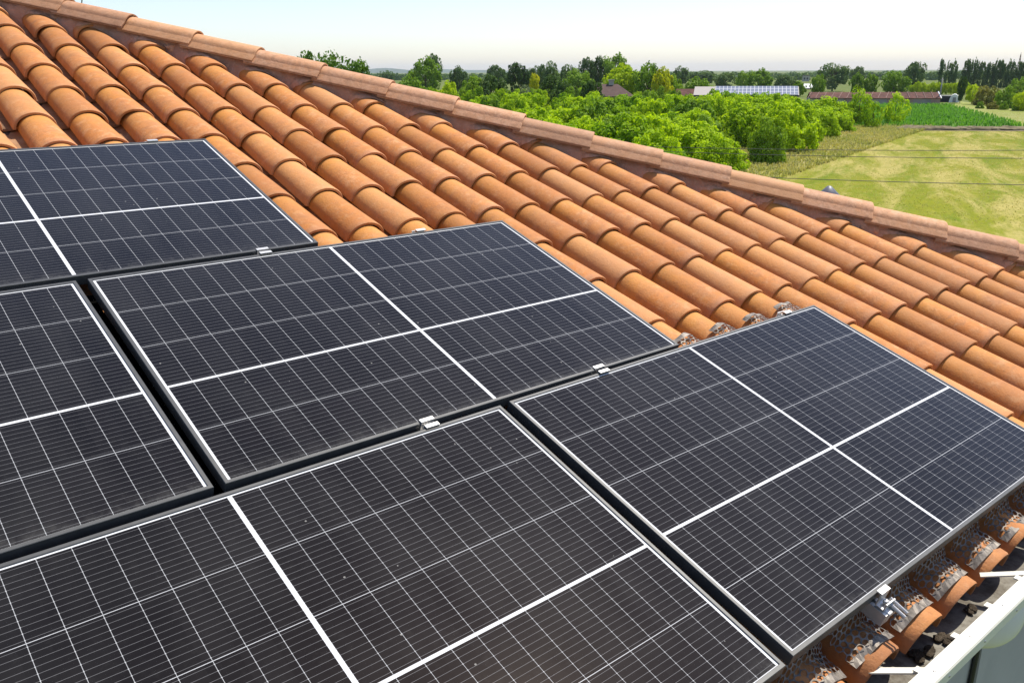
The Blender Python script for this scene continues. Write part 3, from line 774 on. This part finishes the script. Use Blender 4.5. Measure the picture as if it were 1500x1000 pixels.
TL=[
('sparse_tree','airy green tree with open branches rising behind the hip ridge at the left','tree',474,50,60,140,'open',.25),
('round_tree','tall two lobed green tree, leftmost large tree on the horizon','tree',622,86,230,50,'mid',.1),
('round_tree','narrow upper tree standing just behind the tall leftmost round tree','tree',634,79,236,26,'blue',.1),
('round_tree','dark bushy tree right of the tall leftmost round tree','tree',673,97,240,34,'blue',.1),
('small_tree','tiny dark tree before the faint blue hills','tree',566,103,420,26,'blue',.1),
('small_tree','low bright green tree behind the ridge left of the tall round tree','tree',602,113,150,46,'mid',.1),
('round_tree','bright green rounded tree below the gap between two dark trees','tree',692,112,142,46,'mid',.05),
('round_tree','broad dark green tree just above the ridge tiles','tree',722,111,136,54,'dark',.05),
('small_tree','small yellowish green bush behind the ridge right of the tall round tree','tree',655,119,120,44,'limetree',.0),
('round_tree','thin grey green tree top behind a dark copper tree','tree',728,95,265,34,'blue',.1),
('round_tree','very dark purple green tree on the skyline','tree',759,91,210,36,'dark',.1),
('round_tree','grey green tree between the very dark tree and a twin topped tree','tree',784,97,265,26,'blue',.1),
('round_tree','twin topped dark tree above the yellow bush','tree',803,89,245,32,'blue',.1),
('round_tree','dense dark tree right of the yellow bush','tree',808,109,140,44,'dark',.0),
('yellow_bush','small golden yellow bush among dark trees','tree',783,108,172,18,'yel',.0),
('willow','pale grey green willow standing behind the lime green plantation','tree',767,119,122,42,'will',.0),
('round_tree','pointed grey tree left of the tall skyline group','tree',834,94,255,30,'blue',.1),
('round_tree','soft green tree below the pointed grey tree','tree',846,104,205,50,'mid',.05),
('round_tree','tall slim grey green tree, left of three tallest in the skyline group','tree',860,84,275,26,'blue',.12),
('round_tree','tall dark tree in the middle of the skyline group','tree',878,83,272,30,'dark',.12),
('round_tree','highest green tree of the skyline group above the yellow green tree','tree',902,79,270,44,'mid',.12),
('round_tree','dark green tree left of the brown roofed house','tree',826,117,134,46,'dark',.0),
('round_tree','rounded dark green tree touching the brown roofed house','tree',864,117,118,44,'dark',.0),
('yellow_tree','bright yellow green tree behind the brown roofed house','tree',911,94,172,60,'limetree',.05),
('round_tree','large green tree beside the bright yellow green tree','tree',951,92,166,54,'mid',.05),
('yellow_tree','golden yellow tree right of the large green tree','tree',970,99,160,36,'yel',.0),
('round_tree','mid green tree between the golden tree and the red shed','tree',988,111,168,36,'mid',.05),
('round_tree','distant pointed dark tree right of the golden tree','tree',998,97,360,24,'blue',.1),
('round_tree','distant low blue green tree above the red shed','tree',1029,103,420,44,'blue',.05),
('round_tree','bright low tree behind the left end of the solar barn','tree',1024,115,190,46,'mid',.0),
('round_tree','rounded blue green tree behind the middle of the solar barn','tree',1064,106,320,36,'blue',.05),
('round_tree','palm like ragged tree behind the solar barn','tree',1088,104,300,22,'mid',.1),
('round_tree','broad domed green tree behind the right half of the solar barn','tree',1113,101,260,42,'mid',.05),
('round_tree','dark small tree right behind the end of the solar barn','tree',1152,109,300,32,'blue',.05),
('small_tree','soft light green bush at the right end of the solar barn','tree',1172,119,240,22,'mid',.0),
('round_tree','small compact tree at the left end of the ruined shed','tree',1200,109,232,25,'mid',.08),
('round_tree','largest rounded tree behind the ruined shed','tree',1223,92,300,47,'blue',.08),
('round_tree','far grey tree top behind two small round trees','tree',1257,97,420,24,'blue',.1),
('round_tree','small round tree behind the ruined shed, left of a pair','tree',1257,108,240,24,'mid',.08),
('round_tree','small round tree behind the ruined shed, right of a pair','tree',1278,108,243,24,'mid',.08),
('round_tree','wide rounded dark tree behind the right half of the ruined shed','tree',1312,104,236,45,'mid',.08),
('round_tree','upright grey green tree behind the right end of the ruined shed','tree',1343,90,300,34,'blue',.05),
('small_tree','light green small tree right of the dark clipped tree','tree',1427,124,192,24,'limetree',.1),
('garden_bush','big dark bush with a golden top in the right garden','bush',1450,119,188,40,'gold',.0),
('garden_bush','dark rounded bush right of the golden topped bush','bush',1477,122,176,36,'shrubdark',.0),
('garden_bush','mid green tree at the right frame edge above the garden bushes','tree',1497,115,230,34,'mid',.0),
('garden_bush','green bush at the right frame edge beside the grass path','bush',1503,131,165,30,'limetree',.0),
]
for nm,lb,ct,px,yt,d,wp,kd,bs in TL: tree(nm,lb,ct,px,yt,d,wp,kd,None,bs)
for k,(px,yt,d,wp,lb) in enumerate([(1437,147,172,12,'leftmost small low hedge ball beside the grass path'),(1456,146,170,20,'pale low hedge below the golden topped bush'),(1472,147,168,13,'dark low hedge ball beside stones'),(1492,148,166,16,'dark red green low hedge ball near the right frame edge')]):
    tree('hedge_ball',lb,'bush',px,yt,d,wp,['shrubdark','gold','shrubdark','shrubdark'][k],'low clipped hedges by the grass path',.0,False)
tree('clipped_tree','dark wedge shaped clipped tree at the far corner of the corn field','tree',1411,116,198,15,'wedge',None,.12)
for k in range(3): tree('poplar',['left of three','middle of three','right of three'][k]+' tall poplars in the separate group left of the poplar row','poplar',(1382,1392,1401)[k],(89,92,91)[k],345,13,'poplar','poplars on the right horizon',.05)
x=1412; k=0
while x<1510:
    tree('poplar','dark slim poplar in the long row on the right horizon','poplar',x,rng.uniform(88,95) if k else 105,350,13,'poplar','poplar row on the right horizon',.04); x+=rng.uniform(6,8); k+=1
for k in range(12): tree('orchard_tree','small light green orchard tree in the row below the poplars','tree',1338+7.2*k,121+rng.uniform(-2,2),262+rng.uniform(-8,8),13,'limetree','orchard row below the poplars',.05)
tree('young_tree','young lime green tree with a narrow crown standing alone at the corner of the corn','tree',1315,137,118.5,36,'young',None,.03)
tree('young_tree','young lime green tree with a rounded top left of the lone corner tree','tree',1262,130,114.3,38,'young',None,.03)
tree('young_tree','short lime green young tree between the two tall young trees','tree',1282,150,110,28,'young',None,.0)
# undergrowth in front of the far trees
for k in range(46):
    x=575+k*9.6+rng.uniform(-4,4)
    if 862<x<932 or 1000<x<1172: continue
    tree('undergrowth_bush','dark green undergrowth bush at the feet of the far trees behind the plantation','bush',x,rng.uniform(119,130),rng.uniform(120,158),rng.uniform(26,44),'shrubdark' if rng.random()<.7 else 'lime','undergrowth below the far trees',.0,False)
# shrubs at the near corner of the plantation
for px,yt,d,wp,kd,lb in [(1128,162,66,66,'shrubdark','dark green round shrub at the near right corner of the plantation'),(1056,190,60,92,'lime','low lime green shrub in front, spilling towards the roof ridge'),(1030,160,70,84,'shrubdark','deep green shrub behind the low front lime shrub'),(1182,150,86,60,'lime','lime shrub on the plantation edge next to the dark corner shrub'),(1212,156,94,50,'lime','lime shrub on the plantation edge midway to the young trees'),(1236,163,102,42,'lime','last small lime shrub before the young trees'),(1100,150,80,78,'lime','tall lime shrub behind the dark corner shrub'),(960,178,56,100,'lime','spreading lime shrub just above the ridge tiles')]:
    tree('shrub',lb,'shrub',px,yt,d,wp,kd,None,.0,False)
# the plantation itself
right=[gnd(1100,250)[:2],gnd(1255,186)[:2]]; rv=right[1]-right[0]; rv/=np.linalg.norm(rv); ln=np.array([-rv[1],rv[0]]); 
if ln@np.array([-.7,.7])<0: ln=-ln
cnt=0
for i in range(-5,14):
    for j in range(0,26):
        p=right[0]+rv*(i*4.9+rng.normal(0,.9))+ln*(2.5+j*4.7+rng.normal(0,.9))
        d=math.hypot(p[0]-CAM[0],p[1]-CAM[1])
        if not 38<d<118: continue
        h=rng.uniform(2.9,4.9) if d>55 else rng.uniform(2.5,3.9)
        x,y,z=pix((p[0],p[1],GZ+h))
        hx=hip_u(0)
        # hidden behind the roof: leave out
        if x<690 or y> 110+ (x-560)*.268+22 : continue
        if 1015<x<1160 and d<72: continue
        if rng.random()<.10: continue
        cnt+=1
        mpp=z/F_PX
        tree('shrub','lime green young tree in the dense plantation between the roof ridge and the far houses','shrub',x,y,d,5.9/mpp*rng.uniform(.85,1.2)*1.0,'lime' if rng.random()<.86 else 'shrubdark','young trees of the dense plantation',.0,False,h)
print('plantation',cnt)
# far wood along the horizon
fw_mesh=[]
V=[];
for k in range(210):
    px=330+1250*k/209+rng.uniform(-4,4); d=rng.uniform(600,1150); p,mpp=at(px,104,d); s=rng.uniform(4,9)
    hh=rng.uniform(3.0,5.6)
    n=110; q=rng.normal(size=(n,3)); q/=np.linalg.norm(q,axis=1)[:,None]; q[:,2]=abs(q[:,2]); pos=np.array([p[0],p[1],GZ])+q*np.array([s,s,hh])*rng.uniform(.6,1,(n,1))**.5
    nor=q+rng.normal(size=(n,3))*.5; nor/=np.linalg.norm(nor,axis=1)[:,None]; tv=np.cross(nor,rng.normal(size=(n,3))); tv/=np.linalg.norm(tv,axis=1)[:,None]; bv=np.cross(nor,tv)
    l=rng.uniform(.7,1.5,(n,1)); V.append(np.stack([pos+tv*l,pos+bv*l*.7,pos-tv*l,pos-bv*l*.7],1).reshape(-1,3))
V=np.concatenate(V); nF=len(V)//4
o=obj('far_wood',mesh('far_wood',V,np.arange(nF*4).reshape(-1,4),[L_BLUE])); tag(o,'hazy far wood along the whole horizon','wood',kind='stuff')
# hills
V=[];Fc=[]; hx=np.linspace(150,900,70)
M_HILL=simple('hill_forest',(.07,.10,.06),.95,0,.2,.002,.1)
for i,px in enumerate(hx):
    e=.5+3.5*math.exp(-((px-560)/30)**2)+1.5*math.exp(-((px-660)/40)**2)+.4*math.sin(px*.09); p,mpp=at(px,104-max(.3,e),6500); q,_=at(px,104,6100); b,_=at(px,104,7200)
    V += [(q[0],q[1],GZ-1),tuple(p),(b[0],b[1],GZ-1)]
    if i: n=3*i; Fc += [(n-3,n,n+1,n-2),(n-2,n+1,n+2,n-1)]
o=obj('hills',mesh('hills',V,Fc,[M_HILL],True)); tag(o,kind='structure')
# ------------------------------------------------------------------ far buildings
def facing(px,d,yt):
    p,mpp=at(px,yt,d); a=math.atan2(p[1]-CAM[1],p[0]-CAM[0])-math.pi/2
    return T(p[0],p[1],GZ)@Matrix.Rotation(a,4,'Z'),mpp,p[2]-GZ
M_BEIGE=simple('beige_render',(.42,.39,.33),.9,0,.08,.5,.2)
M_ROOFB=simple('brown_roof',(.085,.052,.044),.85,0,.2,1.5,.2)
M_REDB=simple('red_brown_sheet',(.10,.042,.032),.85,0,.5,.9,.2)
M_PINKW=simple('weathered_pink_wall',(.36,.25,.215),.9,0,.3,.35,.2)
M_GREYW=simple('grey_block_wall',(.30,.29,.28),.9,0,.2,.5,.2)
M_WHITE=simple('white_sheet',(.78,.78,.76),.6,0,.06,.5)
M_DARKW=simple('dark_opening',(.03,.03,.032),.8)
M_PALER=simple('pale_sheet_roof',(.32,.29,.26),.7,0,.06,.4)
def pvmat():
    k=NT('far_pv'); tc=k.n('ShaderNodeUVMap').outputs[0]; s=k.n('ShaderNodeSeparateXYZ'); k.set(s.inputs[0],tc)
    fx=k.math('FRACT',k.math('MULTIPLY',s.outputs[0],21.0)); fy=k.math('FRACT',k.math('MULTIPLY',s.outputs[1],3.0))
    l=k.math('MAXIMUM',k.math('LESS_THAN',fx,.16),k.math('LESS_THAN',fy,.12))
    return k.base(k.mix(l,(.17,.185,.23),(.52,.52,.52)),.2,0,.5)
# barn with solar roof
M,mpp,rt=facing(1093,130,127); wB=147*mpp; _,_,ev=facing(1093,127,139.5)
barn=empty('barn',M,'long low barn with a solar panel covered pitched roof behind the plantation','barn')
hw=wB/2; D1,D2=0.0,5.0
_p1,_=at(1093,127,130)
b=MB(); b.box((-hw+.25,-2.6,0),(hw-.25,5.2,ev-.12)); b.obj('wall',M_BEIGE,barn)
b=MB(); b.add([(-hw,-3,ev),(hw,-3,ev),(hw,0,rt),(-hw,0,rt),(hw,6,ev-.3),(-hw,6,ev-.3),(-hw,-3,ev-.18),(hw,-3,ev-.18),(hw,6,ev-.48),(-hw,6,ev-.48)],[(0,1,2,3),(3,2,4,5),(6,7,1,0),(5,4,8,9),(7,6,9,8),(0,3,5),(0,5,9,6),(1,4,2),(1,7,8,4)])
b.obj('roof',M_PALER,barn)
b=MB(); b.box((-hw,-3.12,ev-.2),(hw,-3.003,ev-.03)); b.obj('eave_gutter',M_DARKW,barn)
xl=-hw+wB*.205; nv=Vector((0,-(rt-ev),3)).normalized()*.09
pv=[Vector((xl,-2.95,ev))+nv,Vector((hw-.12,-2.95,ev))+nv,Vector((hw-.12,-.06,rt-.02))+nv,Vector((xl,-.06,rt-.02))+nv]; pv=pv+[q-nv*.4 for q in pv]
me=mesh('solar_array',pv,[(0,1,2,3),(0,4,5,1),(1,5,6,2),(2,6,7,3),(3,7,4,0)],[pvmat()]); ul=me.uv_layers.new(name='UVMap')
for li,l in enumerate(me.loops): ul.data[li].uv=[(0,0),(1,0),(1,1),(0,1)][l.vertex_index%4]
obj('solar_array',me,barn)
b=MB(); b.box((-hw*.8,-2.63,.2),(-hw*.55,-2.59,ev-.6)); b.obj('door',M_DARKW,barn)
b=MB(); b.box((-.6,-2.63,1.6),(.6,-2.59,2.2)); b.obj('window',M_DARKW,barn)
# brown roofed house
M,mpp,rt=facing(897,128,123.5); _,_,ev=facing(897,124,141); hw=31*mpp
hs=empty('far_house',M,'bungalow with a brown hipped roof and pale chimney among the trees','house')
b=MB(); b.box((-hw+.5,-3,0),(hw-.5,4.5,ev)); b.obj('wall',M_BEIGE,hs)
b=MB(); b.add([(-hw,-3.6,ev-.05),(hw,-3.6,ev-.05),(hw,5,ev-.05),(-hw,5,ev-.05),(-hw*.75,.6,rt),(hw*.25,.6,rt),(-hw,-3.6,ev-.25),(hw,-3.6,ev-.25),(hw,5,ev-.25),(-hw,5,ev-.25)],[(0,1,5,4),(1,2,5),(2,3,4,5),(3,0,4),(6,7,1,0),(7,8,2,1),(8,9,3,2),(9,6,0,3),(9,8,7,6)]); rf=b.obj('roof',M_ROOFB,hs)
b=MB(); b.box((-.05*hw-.35,.2,rt-.6),(-.05*hw+.35,.9,rt+.45)); b.box((-.05*hw-.45,.1,rt+.45),(-.05*hw+.45,1.0,rt+.62)); b.obj('chimney',M_BEIGE,rf)
for a0 in (.3,-.5):
    b=MB(); b.box((hw*a0,-3.04,.9),(hw*(a0+.2),-2.98,ev-.4)); b.obj('window',M_DARKW,hs)
# red shed left of the barn
M,mpp,rt=facing(1008,150,130.5); hw=17*mpp
sh=empty('red_shed',M,'low red brown shed between the mid green tree and the solar barn','shed')
b=MB(); b.box((-hw+.1,-1.5,0),(hw-.1,2,rt-.9)); b.obj('wall',M_PINKW,sh)
b=MB(); b.add([(-hw,-1.9,rt-1.1),(hw,-1.9,rt-1.1),(hw,.5,rt),(-hw,.5,rt),(hw,2.6,rt-1),(-hw,2.6,rt-1),(-hw,-1.9,rt-1.2),(hw,-1.9,rt-1.2),(hw,2.6,rt-1.1),(-hw,2.6,rt-1.1)],[(0,1,2,3),(3,2,4,5),(6,7,1,0),(5,4,8,9),(9,8,7,6),(0,3,5),(1,4,2),(0,5,9,6),(1,7,8,4)]); b.obj('roof',M_REDB,sh)
# ruined long shed
pL,pR=gnd(1186,152.5),gnd(1376,152.8); ln_=np.linalg.norm(pR-pL); ang=math.atan2(pR[1]-pL[1],pR[0]-pL[0])
_,_,rt=facing(1370,195,135); _,_,ev=facing(1370,192,144)
ru=empty('ruined_shed',T(*pL)@Matrix.Rotation(ang,4,'Z'),'long low ruined shed with rusty red roof and patched walls beyond the corn','shed')
n=15
b=MB()
for k in range(n):
    x0,x1=ln_*k/n,ln_*(k+1)/n; b.box((x0,-.02*(k%2),0),(x1,.2,ev-(.0 if k%3 else .12)),mi=(0,1,2,0,1)[k%5])
b.box((0,.2,0),(.2,5,ev)); b.box((ln_-.2,.2,0),(ln_,5,ev))
b.add([(ln_,0.01,ev),(ln_,5,ev),(ln_,2.5,rt)],[(0,1,2)],0)
b.obj('wall',[M_GREYW,M_PINKW,M_PALER],ru)
b=MB(); b.add([(0,-.25,ev),(ln_+.1,-.25,ev),(ln_+.1,2.5,rt),(0,2.5,rt),(ln_+.1,5.2,ev),(0,5.2,ev)],[(0,1,2,3),(3,2,4,5)]); b.add([(0,-.25,ev-.1),(ln_+.1,-.25,ev-.1),(ln_+.1,-.25,ev),(0,-.25,ev)],[(0,1,2,3)])
b.obj('roof',M_REDB,ru)
for k in range(n+2):
    x0=ln_*k/(n+1.5); b=MB(); b.tube([(x0-.5,-.33,ev+.03),(x0+.5-1.0*(k>10),2.4,rt+.06)],.055,6); b.obj('roof_strut',simple('pale_pink_strut',(.26,.16,.13),.8) if k==0 else bpy.data.materials['pale_pink_strut'],ru)
b=MB(); b.tube([(ln_+.16,-.3,ev),(ln_+.16,2.5,rt+.03)],.12,6); b.obj('barge_board',M_WHITE,ru)
# dark low shed and white tunnel by the clipped tree
M,mpp,rt=facing(1385,205,138.5); hw=9*mpp
ds=empty('dark_shed',M,'small dark low shed beside the utility pole','shed')
b=MB(); b.box((-hw,-1,0),(hw,2,rt-.35)); b.obj('wall',M_DARKW,ds); b=MB(); b.box((-hw-.2,-1.2,rt-.35),(hw+.2,2.2,rt-.2)); b.obj('roof',M_GREYW,ds)
M,mpp,rt=facing(1399,203,138); hw=7*mpp
wt=empty('white_tunnel',M,'small white covered tunnel between the dark shed and the clipped tree','shed')
b=MB(); b.prism([(hw*math.cos(a),rt*.98*math.sin(a)) for a in np.linspace(0,math.pi,14)],0,4,axis=1); b.obj('cover',M_WHITE,wt,False); b=MB(); b.box((-hw*.3,-.05,0),(hw*.3,-.01,rt*.6)); b.obj('door',M_GREYW,wt)
M,mpp,rt=facing(1181,330,123); hw=14*mpp
wr=empty('white_shed',M,'distant shed with a white sheet roof left of the small compact tree','shed')
b=MB(); b.box((-hw+.3,-3,0),(hw-.3,3,rt-1.2)); b.obj('wall',M_DARKW,wr); b=MB(); b.add([(-hw,-3.6,rt-1.4),(hw,-3.6,rt-1.4),(hw,0,rt),(-hw,0,rt),(hw,3.6,rt-1.4),(-hw,3.6,rt-1.4)],[(0,1,2,3),(3,2,4,5)]); b.obj('roof',M_WHITE,wr)
M,mpp,rt=facing(1181,560,111); hw=5*mpp
fb=empty('far_building',M,'distant pale block above the white sheet roof','building'); b=MB(); b.box((-hw,-3,0),(hw,3,rt)); b.obj('wall',M_BEIGE,fb); 
for a0 in (-.6,.2):
    b=MB(); b.box((hw*a0,-3.05,rt-2.2),(hw*(a0+.4),-2.99,rt-1.1)); b.obj('window',M_DARKW,fb)
b=MB(); b.box((-hw-.2,-3.2,rt),(hw+.2,3.2,rt+.25)); b.obj('roof',M_ROOFB,fb)
# utility pole and mast
pb=gnd(1375.5,152.5); pt_,_=at(1375.5,114,math.hypot(pb[0]-CAM[0],pb[1]-CAM[1]))
pr_=empty('utility_pole',tuple(pb),'thin grey utility pole at the right end of the ruined shed','pole')
b=MB(); b.tube([(0,0,0),(0,0,pt_[2]-GZ)],[.16,.10],8); b.obj('pole',M_GREYW,pr_,True)
b=MB(); b.box((-.7,-.05,pt_[2]-GZ-.5),(.7,.05,pt_[2]-GZ-.38)); b.obj('crossarm',M_GREYW,pr_)
mt,_=at(1496,77,480); hM=mt[2]-GZ
ma=empty('lattice_mast',(mt[0],mt[1],GZ),'thin lattice mast rising above the poplar row at the right','mast')
b=MB()
for k in range(3):
    a=k*2.094; b.tube([(1.1*math.cos(a),1.1*math.sin(a),0),(.12*math.cos(a),.12*math.sin(a),hM*.93)],.10,5)
    for q in range(9):
        z0,z1=hM*.93*q/9,hM*.93*(q+1)/9; r0,r1=1.1-.98*q/9,1.1-.98*(q+1)/9; b.tube([(r0*math.cos(a),r0*math.sin(a),z0),(r1*math.cos(a+2.094),r1*math.sin(a+2.094),z1)],.06,4)
b.obj('lattice',M_REDB,ma); b=MB(); b.tube([(0,0,hM*.9),(0,0,hM)],.09,5); b.obj('antenna_rod',M_GREYW,ma)
# overhead cables
def cable(a,b_,da,db,sag,label,rad=.011):
    A,_=at(*a,da); B,_=at(*b_,db); b=MB(); pts=[]
    for k in range(41):
        s=k/40; p=A*(1-s)+B*s; pts.append((p[0],p[1],p[2]-sag*4*s*(1-s)))
    b.tube(pts,rad,6); tag(b.obj('overhead_cable',M_BLACK,None,True),label,'cable','overhead cables crossing before the lawn')
cable((520,196),(1900,214),36,36,.35,'thin black overhead cable crossing the lawn, highest of the three')
cable((560,200),(1900,229),36,36,.35,'thin black overhead cable just below the highest one')
cable((480,222),(1900,275),32,32,.30,'thin black overhead cable crossing the lawn nearest the roof ridge')
# thin aerial rod above the hip at the far left
q,_=at(124,-60,8.0); q2,_=at(118,30,8.0); b=MB(); b.tube([tuple(q2),tuple(q)],.005,6); tag(b.obj('aerial_rod',simple('verdigris',(.12,.25,.24),.6),None,True),'thin green blue rod rising behind the ridge tiles at the upper left','rod')
# ------------------------------------------------------------------ haze
b=MB(); b.box((-900,-900,GZ-1),(9000,9000,75)); k=NT('haze_air'); vp_=k.n('ShaderNodeVolumePrincipled'); vp_.inputs['Color'].default_value=(.80,.88,.96,1); vp_.inputs['Density'].default_value=.00008
k.t.links.new(vp_.outputs[0],k.out.inputs['Volume']); k.t.nodes.remove(k.p)
hz=b.obj('haze',k.mat); tag(hz,kind='stuff')
